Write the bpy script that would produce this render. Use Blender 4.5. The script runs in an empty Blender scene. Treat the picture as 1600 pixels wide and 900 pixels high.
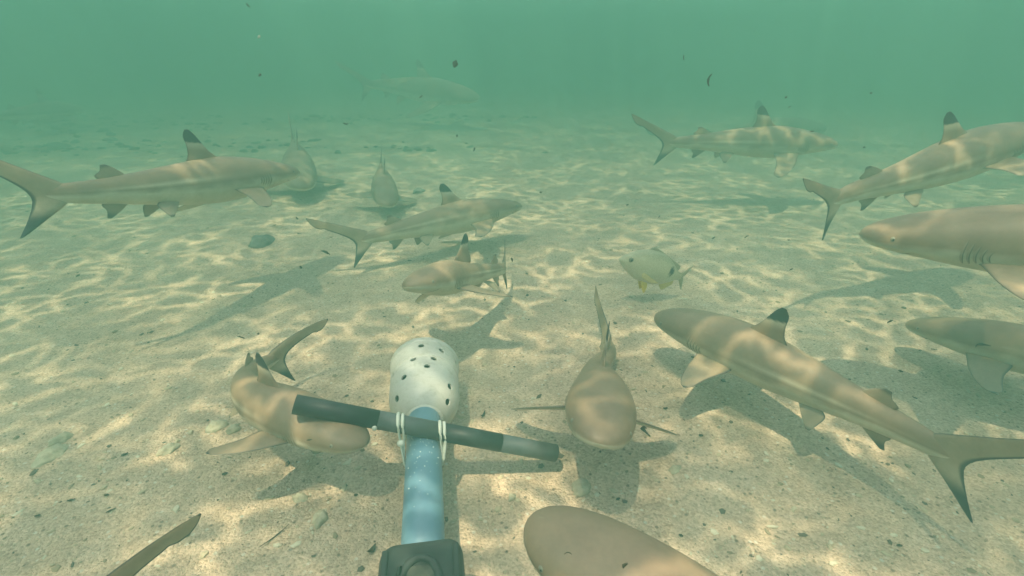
import bpy, bmesh, math, random
import numpy as np
from mathutils import Vector, Matrix, Euler

R_ = math.radians
scene = bpy.context.scene
coll = scene.collection

# ------------------------------------------------------------------ camera
CAM_H, CAM_PITCH = 0.57, R_(24.6)
cam_data = bpy.data.cameras.new('camera')
cam_data.sensor_width = 36.0
cam_data.lens = 18.0                 # wide action camera, 90 degrees across
cam_data.clip_start, cam_data.clip_end = 0.01, 200.0
cam = bpy.data.objects.new('camera', cam_data)
cam.location = (0, 0, CAM_H)
cam.rotation_euler = (math.pi / 2 - CAM_PITCH, 0, 0)
coll.objects.link(cam)
scene.camera = cam

# ------------------------------------------------------------------ daylight
TO_SUN = Vector((-0.20, -0.30, 1.0)).normalized()
SUN_EL = math.asin(TO_SUN.z)
world = bpy.data.worlds.new('World')
scene.world = world
world.use_nodes = True
wn = world.node_tree
bg = wn.nodes['Background']
sky = wn.nodes.new('ShaderNodeTexSky')
sky.sky_type = 'NISHITA'
sky.sun_disc = False
sky.sun_elevation = SUN_EL
sky.sun_rotation = math.atan2(TO_SUN.x, TO_SUN.y)
wn.links.new(sky.outputs['Color'], bg.inputs['Color'])
bg.inputs['Strength'].default_value = 0.15

sun_data = bpy.data.lights.new('sun', 'SUN')
sun_data.energy = 2.3
sun_data.angle = R_(0.8)
sun_data.color = (1.0, 0.90, 0.74)
sun = bpy.data.objects.new('sun', sun_data)
sun.rotation_euler = (-TO_SUN).to_track_quat('-Z', 'Y').to_euler()
sun.location = (0, 0, 8)
coll.objects.link(sun)

scene.view_settings.view_transform = 'Standard'
scene.view_settings.look = 'None'
scene.view_settings.gamma = 1.0
scene.view_settings.use_curve_mapping = False
scene.view_settings.exposure = 1.64

cy = scene.cycles
cy.use_denoising = True
cy.max_bounces = 6
cy.diffuse_bounces = 3
cy.glossy_bounces = 2
cy.transmission_bounces = 4
cy.volume_bounces = 3
cy.transparent_max_bounces = 12
cy.caustics_reflective = False
cy.caustics_refractive = False
cy.sample_clamp_indirect = 4.0

# ------------------------------------------------------------------ helpers
def tag(o, label=None, cat=None, group=None, kind=None):
    if label: o['label'] = label
    if cat: o['category'] = cat
    if group: o['group'] = group
    if kind: o['kind'] = kind
    return o

def empty(name, loc=(0, 0, 0), rot=(0, 0, 0)):
    o = bpy.data.objects.new(name, None)
    o.empty_display_size = 0.05
    o.location = loc
    o.rotation_euler = rot
    coll.objects.link(o)
    return o

def mesh_obj(name, verts, faces, mat, parent=None, smooth=True, color=None):
    me = bpy.data.meshes.new(name)
    me.from_pydata([tuple(map(float, v)) for v in verts], [], [tuple(map(int, f)) for f in faces])
    if color is not None:
        at = me.color_attributes.new('skin', 'FLOAT_COLOR', 'POINT')
        c = np.ones((len(verts), 4), np.float32)
        c[:, :3] = np.asarray(color)[:, :3]
        at.data.foreach_set('color', c.ravel())
    if smooth:
        me.polygons.foreach_set('use_smooth', [True] * len(me.polygons))
    me.update()
    if isinstance(mat, (list, tuple)):
        for m in mat: me.materials.append(m)
    else:
        me.materials.append(mat)
    o = bpy.data.objects.new(name, me)
    if parent: o.parent = parent
    coll.objects.link(o)
    return o

def value_noise(x, y, seed=0):
    xi = np.floor(x).astype(np.int64); yi = np.floor(y).astype(np.int64)
    fx = x - xi; fy = y - yi
    fx = fx * fx * (3 - 2 * fx); fy = fy * fy * (3 - 2 * fy)
    def h(a, b):
        n = (a * 374761393 + b * 668265263 + seed * 1442695041) & 0xFFFFFFFF
        n = ((n ^ (n >> 13)) * 1274126177) & 0xFFFFFFFF
        return ((n ^ (n >> 16)) & 0xFFFF) / 65535.0
    return (h(xi, yi) * (1 - fx) + h(xi + 1, yi) * fx) * (1 - fy) + (h(xi, yi + 1) * (1 - fx) + h(xi + 1, yi + 1) * fx) * fy

def fbm(x, y, octaves, seed=0):
    t = np.zeros_like(x); a = 1.0; s = 0
    for k in range(octaves):
        t += a * (value_noise(x * 2 ** k, y * 2 ** k, seed + k) - 0.5); s += a; a *= 0.5
    return t / s

# ------------------------------------------------------------------ materials
class NT:
    def __init__(self, name):
        self.m = bpy.data.materials.new(name)
        self.m.use_nodes = True
        self.t = self.m.node_tree
        self.b = self.t.nodes['Principled BSDF']
        self.out = self.t.nodes['Material Output']
    def n(self, typ, **kw):
        o = self.t.nodes.new(typ)
        for k, v in kw.items(): setattr(o, k, v)
        return o
    def l(self, a, b): self.t.links.new(a, b)
    def val(self, node, **kw):
        for k, v in kw.items(): node.inputs[k.replace('_', ' ')].default_value = v
        return node
    def noise(self, vec, scale, detail=3, rough=0.5):
        n = self.n('ShaderNodeTexNoise'); self.l(vec, n.inputs['Vector'])
        n.inputs['Scale'].default_value = scale; n.inputs['Detail'].default_value = detail; n.inputs['Roughness'].default_value = rough
        return n.outputs['Fac']
    def ramp(self, fac, stops):
        r = self.n('ShaderNodeValToRGB'); self.l(fac, r.inputs['Fac'])
        e = r.color_ramp.elements
        while len(e) < len(stops): e.new(0.5)
        for i, (p, c) in enumerate(stops):
            e[i].position = p
            e[i].color = (c, c, c, 1) if isinstance(c, (int, float)) else (*c, 1)
        return r.outputs['Color']
    def mix(self, fac, a, b, mode='MIX'):
        m = self.n('ShaderNodeMix', data_type='RGBA', blend_type=mode)
        for sock, v in ((m.inputs[0], fac), (m.inputs[6], a), (m.inputs[7], b)):
            if isinstance(v, (int, float)): sock.default_value = v
            elif isinstance(v, tuple): sock.default_value = (*v, 1)
            else: self.l(v, sock)
        return m.outputs[2]
    def math(self, op, a, b=None, clamp=False):
        m = self.n('ShaderNodeMath', operation=op, use_clamp=clamp)
        for sock, v in ((m.inputs[0], a), (m.inputs[1], b)):
            if v is None: continue
            if isinstance(v, (int, float)): sock.default_value = v
            else: self.l(v, sock)
        return m.outputs[0]
    def bump(self, h, strength, dist):
        b = self.n('ShaderNodeBump'); self.l(h, b.inputs['Height'])
        b.inputs['Strength'].default_value = strength; b.inputs['Distance'].default_value = dist
        self.l(b.outputs['Normal'], self.b.inputs['Normal'])
    def pos(self): return self.n('ShaderNodeNewGeometry').outputs['Position']
    def obj(self): return self.n('ShaderNodeTexCoord').outputs['Object']

def simple(name, col, rough=0.5, spec=0.4, var=0.25, scale=60, bump=0.0, metal=0.0):
    t = NT(name); o = t.obj()
    f = t.noise(o, scale, 4, 0.6)
    lo = tuple(c * (1 - var) for c in col); hi = tuple(min(1, c * (1 + var)) for c in col)
    t.l(t.ramp(f, [(0.3, lo), (0.7, hi)]), t.b.inputs['Base Color'])
    t.b.inputs['Roughness'].default_value = rough
    t.b.inputs['Specular IOR Level'].default_value = spec
    t.b.inputs['Metallic'].default_value = metal
    if bump: t.bump(t.noise(o, scale * 3, 3), 0.6, bump)
    return t.m

def sand_material():
    t = NT('coral_sand'); p = t.pos()
    big = t.noise(p, 2.2, 4, 0.6)
    mid = t.noise(p, 22, 5, 0.65)
    col = t.ramp(mid, [(0.25, (0.51, 0.35, 0.235)), (0.5, (0.67, 0.475, 0.33)), (0.78, (0.79, 0.60, 0.44))])
    col = t.mix(0.35, col, t.ramp(big, [(0.3, (0.54, 0.385, 0.265)), (0.7, (0.77, 0.585, 0.42))]))
    # grains: each cell of a fine voronoi is one grain with its own tone
    v = t.n('ShaderNodeTexVoronoi'); t.l(p, v.inputs['Vector']); v.inputs['Scale'].default_value = 330
    g = t.n('ShaderNodeSeparateColor'); t.l(v.outputs['Color'], g.inputs[0])
    col = t.mix(0.75, col, t.ramp(g.outputs[0], [(0.0, 0.62), (0.5, 0.97), (0.85, 1.08), (1.0, 1.25)]), 'MULTIPLY')
    v2 = t.n('ShaderNodeTexVoronoi'); t.l(p, v2.inputs['Vector']); v2.inputs['Scale'].default_value = 140
    g2 = t.n('ShaderNodeSeparateColor'); t.l(v2.outputs['Color'], g2.inputs[0])
    dark = t.ramp(g2.outputs[1], [(0.90, 0.0), (0.93, 1.0)])
    near = t.ramp(v2.outputs['Distance'], [(0.2, 1.0), (0.45, 0.0)])
    col = t.mix(t.math('MULTIPLY', dark, t.math('MULTIPLY', near, 0.7)), col, (0.13, 0.10, 0.07))
    pale = t.ramp(g2.outputs[0], [(0.93, 0.0), (0.95, 1.0)])
    col = t.mix(t.math('MULTIPLY', pale, t.math('MULTIPLY', near, 0.7)), col, (0.80, 0.74, 0.60))
    # algae-covered rubble ground further out
    a = t.n('ShaderNodeAttribute', attribute_name='skin')
    rub = t.math('MULTIPLY', a.outputs['Fac'], t.ramp(t.noise(p, 7, 5, 0.7), [(0.35, 0.1), (0.6, 1.0)]))
    col = t.mix(t.math('MULTIPLY', rub, 0.75), col, (0.14, 0.13, 0.08))
    t.l(col, t.b.inputs['Base Color'])
    t.b.inputs['Roughness'].default_value = 0.95
    t.b.inputs['Specular IOR Level'].default_value = 0.15
    h = t.math('ADD', t.math('MULTIPLY', t.noise(p, 90, 5, 0.7), 1.0), t.math('MULTIPLY', v.outputs['Distance'], -0.25))
    h = t.math('ADD', h, t.math('MULTIPLY', t.noise(p, 28, 3, 0.5), 0.6))
    t.bump(h, 1.0, 0.009)
    return t.m

def skin_material():
    t = NT('shark_skin'); o = t.obj()
    a = t.n('ShaderNodeAttribute', attribute_name='skin')
    f = t.noise(o, 26, 4, 0.6)
    col = t.mix(1.0, a.outputs['Color'], t.ramp(f, [(0.3, 0.86), (0.7, 1.12)]), 'MULTIPLY')
    f2 = t.noise(o, 160, 3, 0.6)
    col = t.mix(1.0, col, t.ramp(f2, [(0.3, 0.94), (0.7, 1.05)]), 'MULTIPLY')
    mp = t.n('ShaderNodeMapping'); t.l(o, mp.inputs['Vector']); mp.inputs['Scale'].default_value = (14, 70, 70); mp.inputs['Rotation'].default_value = (0, 0.3, 0.5)
    scar = t.ramp(t.noise(mp.outputs[0], 1.0, 3, 0.6), [(0.70, 0.0), (0.76, 1.0)])
    col = t.mix(t.math('MULTIPLY', scar, 0.28), col, (0.46, 0.40, 0.30))
    col = t.mix(t.math('MULTIPLY', t.ramp(t.noise(o, 9, 3, 0.6), [(0.45, 0.0), (0.65, 1.0)]), 0.22), col, (0.12, 0.092, 0.06))
    t.l(col, t.b.inputs['Base Color'])
    t.b.inputs['Roughness'].default_value = 0.45
    t.b.inputs['Specular IOR Level'].default_value = 0.35
    t.bump(t.noise(o, 700, 2, 0.5), 0.15, 0.0008)
    return t.m

def fish_material():
    t = NT('fish_scales'); o = t.obj()
    a = t.n('ShaderNodeAttribute', attribute_name='skin')
    v = t.n('ShaderNodeTexVoronoi'); t.l(o, v.inputs['Vector']); v.inputs['Scale'].default_value = 220
    col = t.mix(1.0, a.outputs['Color'], t.ramp(v.outputs['Distance'], [(0.0, 1.06), (0.6, 0.9)]), 'MULTIPLY')
    t.l(col, t.b.inputs['Base Color'])
    t.b.inputs['Roughness'].default_value = 0.42
    t.bump(v.outputs['Distance'], 0.2, 0.001)
    return t.m

def eye_material():
    t = NT('shark_eye'); o = t.obj()
    s = t.n('ShaderNodeSeparateXYZ'); t.l(o, s.inputs[0])
    # slit pupil: narrow along x, tall along z, facing +y / -y
    q = t.math('ADD', t.math('POWER', t.math('MULTIPLY', s.outputs[0], 3.0), 2.0), t.math('POWER', t.math('MULTIPLY', s.outputs[2], 1.6), 2.0))
    t.l(t.ramp(q, [(0.75, (0.008, 0.009, 0.008)), (0.95, (0.26, 0.24, 0.17)), (1.0, (0.22, 0.20, 0.14))]), t.b.inputs['Base Color'])
    t.b.inputs['Roughness'].default_value = 0.3
    return t.m

def pipe_material():
    t = NT('blue_pvc'); o = t.obj()
    f = t.noise(o, 14, 4, 0.6)
    col = t.ramp(f, [(0.3, (0.10, 0.20, 0.265)), (0.7, (0.14, 0.25, 0.32))])
    col = t.mix(t.ramp(t.noise(o, 55, 5, 0.7), [(0.52, 0.0), (0.8, 0.35)]), col, (0.24, 0.31, 0.33))
    t.l(col, t.b.inputs['Base Color']); t.b.inputs['Roughness'].default_value = 0.35
    return t.m

def bottle_material():
    t = NT('white_plastic'); o = t.obj()
    f = t.noise(o, 18, 5, 0.65)
    col = t.ramp(f, [(0.3, (0.48, 0.44, 0.38)), (0.7, (0.63, 0.59, 0.52))])
    col = t.mix(t.ramp(t.noise(o, 70, 5, 0.75), [(0.5, 0.0), (0.72, 0.55)]), col, (0.30, 0.27, 0.18))
    t.l(col, t.b.inputs['Base Color']); t.b.inputs['Roughness'].default_value = 0.4
    t.b.inputs['Subsurface Weight'].default_value = 0.0
    return t.m

def water_surface_material():
    # painted caustics: bright lines in the transmission colour stand in for focused sunlight
    t = NT('water_painted_caustics')
    sh = t.n('ShaderNodeVectorMath', operation='ADD'); t.l(t.pos(), sh.inputs[0]); sh.inputs[1].default_value = (0.24, -0.02, 0.0); p = sh.outputs[0]
    w = t.n('ShaderNodeTexNoise'); t.l(p, w.inputs['Vector']); t.val(w, Scale=4.0, Detail=4.0, Roughness=0.65)
    off = t.n('ShaderNodeVectorMath', operation='SUBTRACT'); t.l(w.outputs['Color'], off.inputs[0]); off.inputs[1].default_value = (0.5, 0.5, 0.5)
    sc = t.n('ShaderNodeVectorMath', operation='SCALE'); t.l(off.outputs[0], sc.inputs[0]); sc.inputs['Scale'].default_value = 0.30
    ad = t.n('ShaderNodeVectorMath', operation='ADD'); t.l(p, ad.inputs[0]); t.l(sc.outputs[0], ad.inputs[1])
    st = t.n('ShaderNodeVectorMath', operation='MULTIPLY'); t.l(ad.outputs[0], st.inputs[0]); st.inputs[1].default_value = (0.8, 1.15, 0.0)
    def net(scale, width, powr):
        v = t.n('ShaderNodeTexVoronoi', feature='DISTANCE_TO_EDGE', voronoi_dimensions='2D')
        t.l(st.outputs[0], v.inputs['Vector']); v.inputs['Scale'].default_value = scale
        m = t.n('ShaderNodeMapRange'); t.l(v.outputs['Distance'], m.inputs[0])
        t.val(m, From_Min=0.0, From_Max=width, To_Min=1.0, To_Max=0.0)
        return t.math('POWER', m.outputs[0], powr)
    fine = t.math('MULTIPLY', net(12.5, 0.30, 3.4), t.ramp(t.noise(p, 4.5, 2, 0.5), [(0.42, 0.06), (0.62, 1.0)]))
    broad = t.math('MULTIPLY', net(6.5, 0.34, 3.0), t.ramp(t.noise(p, 3.1, 2, 0.5), [(0.42, 0.05), (0.64, 1.0)]))
    c = t.math('ADD', t.math('MULTIPLY', fine, 6.0), t.math('MULTIPLY', broad, 1.9))
    c = t.math('ADD', c, 0.56)
    c = t.mix(1.0, c, (1.0, 0.885, 0.785), 'MULTIPLY')       # tint added to warm the sun and sky light passing through
    tr = t.n('ShaderNodeBsdfTransparent'); t.l(c, tr.inputs['Color'])
    df = t.n('ShaderNodeBsdfTranslucent'); df.inputs['Color'].default_value = (1.0, 0.885, 0.785, 1)     # diffuse share added as warm fill light, to soften and lighten shadows
    mx = t.n('ShaderNodeMixShader'); mx.inputs[0].default_value = 0.46
    t.l(tr.outputs[0], mx.inputs[1]); t.l(df.outputs[0], mx.inputs[2])
    t.l(mx.outputs[0], t.out.inputs['Surface'])
    t.t.nodes.remove(t.b)
    return t.m

M_SAND = sand_material()
M_SKIN = skin_material()
M_FISH = fish_material()
M_EYE = eye_material()
M_PIPE = pipe_material()
M_BOTTLE = bottle_material()
M_WATER = water_surface_material()
M_BLACK = simple('black_plastic', (0.022, 0.024, 0.024), 0.5, 0.4, 0.3, 40, 0.0006)
M_CLAMP = simple('worn_black_rubber', (0.028, 0.029, 0.026), 0.6, 0.4, 0.5, 30, 0.001)
M_CLAMP2 = simple('silty_rubber', (0.060, 0.058, 0.045), 0.8, 0.2, 0.4, 60, 0.001)
M_GREY = simple('grey_plastic', (0.085, 0.09, 0.088), 0.5, 0.4, 0.22, 40, 0.0006)
M_TIE = simple('milky_nylon', (0.62, 0.62, 0.52), 0.45, 0.4, 0.15, 80)
M_BUBBLE = simple('trapped_air', (0.85, 0.88, 0.86), 0.1, 0.8, 0.02, 80)
M_GRIT = NT('shell_grit')
_a = M_GRIT.n('ShaderNodeAttribute', attribute_name='skin')
M_GRIT.l(_a.outputs['Color'], M_GRIT.b.inputs['Base Color'])
M_GRIT.b.inputs['Roughness'].default_value = 0.85
M_GRIT = M_GRIT.m
M_STONE = simple('coral_stone', (0.46, 0.40, 0.28), 0.9, 0.2, 0.3, 45, 0.004)
M_GREYSTONE = simple('grey_coral_stone', (0.20, 0.20, 0.165), 0.9, 0.2, 0.35, 60, 0.003)
M_RUBBLE = simple('algae_rubble', (0.15, 0.145, 0.09), 0.95, 0.1, 0.45, 25, 0.006)
M_LEAF = simple('dead_leaf', (0.055, 0.04, 0.022), 0.7, 0.2, 0.4, 120)
M_LEAFPALE = simple('pale_flake', (0.55, 0.52, 0.42), 0.7, 0.2, 0.2, 120)

# ------------------------------------------------------------------ the setting
def ground_z(x, y):
    x = np.asarray(x, float); y = np.asarray(y, float)
    z = 0.018 * fbm(x * 1.1 + 7, y * 1.1 + 3, 3, 11)
    z += 0.0045 * fbm(x * 6, y * 6, 3, 21)
    z += 0.0045 * fbm(x * 28, y * 28, 3, 31) * np.exp(-(np.hypot(x, y) / 3.5) ** 2)
    return z

def rubble_mask(x, y):
    m = np.zeros_like(x)
    for cx, cy, rx, ry, k in ((-2.9, 3.45, 1.4, 0.38, 1.0), (-4.2, 4.8, 2.0, 0.8, 1.0), (-0.6, 3.45, 0.9, 0.17, .8), (-1.6, 3.6, 0.7, 0.3, .9), (1.8, 3.5, 2.0, 0.13, .35),
                              (-1.2, 5.2, 2.0, 0.4, .8), (-6.0, 6.2, 2.5, 0.9, .9), (3.0, 6.5, 4.0, 0.6, .6)):
        m = np.maximum(m, k * np.exp(-(((x - cx) / rx) ** 2 + ((y - cy) / ry) ** 2) * 1.2))
    return np.clip(m * (0.75 + 1.4 * fbm(x * 3, y * 3, 4, 41)) * 1.1, 0, 1)

def axis(lo, hi, fine_lo, fine_hi, step, grow):
    a = list(np.arange(fine_lo, fine_hi, step)); d = step
    while a[-1] < hi: d *= grow; a.append(min(hi, a[-1] + d))
    d = step; b = []; c = fine_lo
    while c > lo: d *= grow; c = max(lo, c - d); b.append(c)
    return np.array(b[::-1] + a)

def grid_mesh(name, xs, ys, zf, mat, maskf=None):
    X, Y = np.meshgrid(xs, ys); Z = zf(X, Y)
    nv = X.size; nx = len(xs); ny = len(ys)
    me = bpy.data.meshes.new(name)
    idx = np.arange(nv).reshape(ny, nx)
    q = np.stack([idx[:-1, :-1], idx[:-1, 1:], idx[1:, 1:], idx[1:, :-1]], -1).reshape(-1, 4)
    me.vertices.add(nv); me.loops.add(q.size); me.polygons.add(len(q))
    me.vertices.foreach_set('co', np.stack([X, Y, Z], -1).astype(np.float32).ravel())
    me.loops.foreach_set('vertex_index', q.astype(np.int32).ravel())
    me.polygons.foreach_set('loop_start', np.arange(0, q.size, 4, dtype=np.int32))
    me.polygons.foreach_set('use_smooth', np.ones(len(q), bool))
    me.update(calc_edges=True)
    if maskf is not None:
        at = me.color_attributes.new('skin', 'FLOAT_COLOR', 'POINT')
        c = np.repeat(maskf(X, Y).reshape(-1, 1), 4, 1).astype(np.float32); c[:, 3] = 1
        at.data.foreach_set('color', c.ravel())
    me.materials.append(mat)
    o = bpy.data.objects.new(name, me); coll.objects.link(o)
    return o

sand = grid_mesh('seabed_sand', axis(-16, 16, -1.5, 1.5, 0.0085, 1.035), axis(-16, 16, 0.1, 2.0, 0.0085, 1.03), ground_z, M_SAND, rubble_mask)
tag(sand, 'pale coral sand seabed', None, None, 'structure')

SURF_Z = 1.30
water = grid_mesh('water_surface', np.linspace(-16, 16, 161), np.linspace(-16, 16, 161),
                  lambda x, y: SURF_Z + 0.04 * fbm(x * 1.7, y * 1.7, 3, 77), M_WATER)
tag(water, 'rippled water surface overhead', None, None, 'structure')

# the murky green water itself
hz = NT('murky_water')
pv = hz.n('ShaderNodeVolumePrincipled')
pv.inputs['Color'].default_value = (0.128, 0.292, 0.230, 1)
pv.inputs['Absorption Color'].default_value = (0.0, 0.03, 0.01, 1)
pv.inputs['Density'].default_value = 0.57
pv.inputs['Anisotropy'].default_value = -0.2
hz.l(pv.outputs['Volume'], hz.out.inputs['Volume'])
hz.t.nodes.remove(hz.b)
hx, hz0, hz1 = 17.0, -1.2, 1.4
hv = [(x, y, z) for z in (hz0, hz1) for (x, y) in ((-hx, -hx), (hx, -hx), (hx, hx), (-hx, hx))]
haze = mesh_obj('haze', hv, [(3, 2, 1, 0), (4, 5, 6, 7), (0, 1, 5, 4), (1, 2, 6, 5), (2, 3, 7, 6), (3, 0, 4, 7)], hz.m, smooth=False)
tag(haze, 'murky green sea water', None, None, 'stuff')

# ------------------------------------------------------------------ sharks
S0 = 0.36
BACK = np.array((0.262, 0.176, 0.108)); PALE = np.array((0.60, 0.52, 0.38)); BLK = np.array((0.012, 0.013, 0.016)); MIDC = np.array((0.37, 0.295, 0.195))
BS = [0, .004, .012, .03, .06, .10, .15, .22, .30, .40, .50, .60, .70, .77, .81, .845]
BW = [0, .016, .029, .045, .059, .069, .076, .080, .077, .068, .054, .040, .027, .0185, .011, .002]
BT = [0, .009, .016, .026, .036, .046, .057, .070, .078, .074, .063, .049, .036, .029, .024, .012]
BB = [0, .007, .012, .020, .029, .039, .050, .063, .072, .070, .059, .045, .033, .026, .021, .010]
def sstep(a, b, x):
    t = np.clip((x - a) / (b - a), 0, 1)
    return t * t * (3 - 2 * t)
def catmull(xs, ys, q):
    xs = np.asarray(xs); ys = np.asarray(ys); m = np.gradient(ys, xs); q = np.asarray(q, float)
    i = np.clip(np.searchsorted(xs, q) - 1, 0, len(xs) - 2)
    h = xs[i + 1] - xs[i]; t = np.clip((q - xs[i]) / h, 0, 1)
    r = (2 * t**3 - 3 * t**2 + 1) * ys[i] + (t**3 - 2 * t**2 + t) * h * m[i] + (-2 * t**3 + 3 * t**2) * ys[i + 1] + (t**3 - t**2) * h * m[i + 1]
    return np.where(q < 0.012, np.interp(q, xs, ys), np.maximum(r, 0))
def section(s, phi, grow=0.0):
    s = np.asarray(s, float)
    w = catmull(BS, BW, s) + grow; t = catmull(BS, BT, s) + grow; b = catmull(BS, BB, s) + grow
    c = np.cos(phi); d = np.sin(phi)
    head = 1 - sstep(0.08, 0.24, s)
    yy = w * np.sign(c) * np.abs(c) ** (1 - 0.12 * head)
    zz = np.where(d > 0, t * d, -b * np.abs(d) ** (1 - 0.28 * head))
    drop = -0.006 * (1 - sstep(0.0, 0.12, s))
    return yy, zz + drop

def body_color(s, phi, n):
    d = np.sin(phi)
    jag = 0.05 * np.sin(s * 37 + 1.3) + 0.03 * np.sin(s * 83)
    pale = 1 - sstep(-0.30 + jag, 0.02 + jag, d)
    c = BACK[None] * (1 - pale[:, None]) + PALE[None] * pale[:, None]
    flank = np.exp(-((s - 0.52) / 0.17) ** 2)
    stripe = flank * np.exp(-((d - 0.16) / 0.10) ** 2)          # pale wedge running along the flank
    c = c * (1 - 0.75 * stripe[:, None]) + PALE[None] * 0.75 * stripe[:, None]
    band = np.exp(-((s - 0.45) / 0.13) ** 2) * np.exp(-((d + 0.10) / 0.09) ** 2)
    c = c * (1 - 0.8 * band[:, None]) + BACK[None] * 0.8 * band[:, None]
    snout = (1 - sstep(0.0, 0.10, s)) * sstep(-0.5, -0.1, d)
    return c * (1 - 0.25 * snout[:, None]) + BACK[None] * 0.25 * snout[:, None]

def fin_rows(le, te, n, ease=1.0):
    """le, te: (k,3) polylines in body coordinates, root to tip"""
    le = np.array(le, float); te = np.array(te, float)
    q = np.linspace(0, 1, n) ** ease
    def rs(p):
        k = np.linspace(0, 1, len(p))
        return np.stack([catmull(k + 0.02, p[:, j] + 5, q + 0.02) - 5 for j in range(3)], 1)
    return q, rs(le), rs(te)

def build_fin(acc, le, te, thick, colf, nspan=16, nch=12, tail=False):
    V, Fc, Cc = acc
    if tail:
        q = np.linspace(0, 1, nspan); k = np.linspace(0, 1, len(le)); le = np.array(le); te = np.array(te)
        L_ = np.stack([np.interp(q, k, le[:, j]) for j in range(3)], 1); T_ = np.stack([np.interp(q, k, te[:, j]) for j in range(3)], 1)
    else:
        q, L_, T_ = fin_rows(le, te, nspan)
    t = 0.5 - 0.5 * np.cos(np.linspace(0, np.pi, nch))
    prof = 2.6 * np.sqrt(t) * (1 - t) * 0.9
    span = np.gradient((L_ + T_) / 2, axis=0)
    base = len(V)
    for i in range(nspan):
        ch = T_[i] - L_[i]
        nrm = np.cross(ch, span[i]); ln = np.linalg.norm(nrm)
        nrm = nrm / ln if ln > 1e-9 else np.array((0, 1, 0))
        th = thick * (1 - 0.88 * q[i] ** 0.6) if not tail else thick * (.12 + .88 * math.exp(-((q[i] - .33) / .22) ** 2))
        ring = []
        for j in range(nch): ring.append((L_[i] + ch * t[j] + nrm * prof[j] * th, t[j], 1))
        for j in range(nch - 2, 0, -1): ring.append((L_[i] + ch * t[j] - nrm * prof[j] * th, t[j], -1))
        for p, u, sd in ring:
            V.append(p); Cc.append(colf(q[i], u, sd))
    nr = 2 * nch - 2
    for i in range(nspan - 1):
        for j in range(nr):
            a = base + i * nr + j; b = base + i * nr + (j + 1) % nr
            Fc.append((a, b, b + nr, a + nr))
    Fc.append(tuple(base + (nspan - 1) * nr + j for j in range(nr)))
    if tail: Fc.append(tuple(base + j for j in range(nr - 1, -1, -1)))

def lerp(a, b, t): return a * (1 - t) + b * t
def ss(a, b, x):
    t = min(1, max(0, (x - a) / (b - a))); return t * t * (3 - 2 * t)

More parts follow.
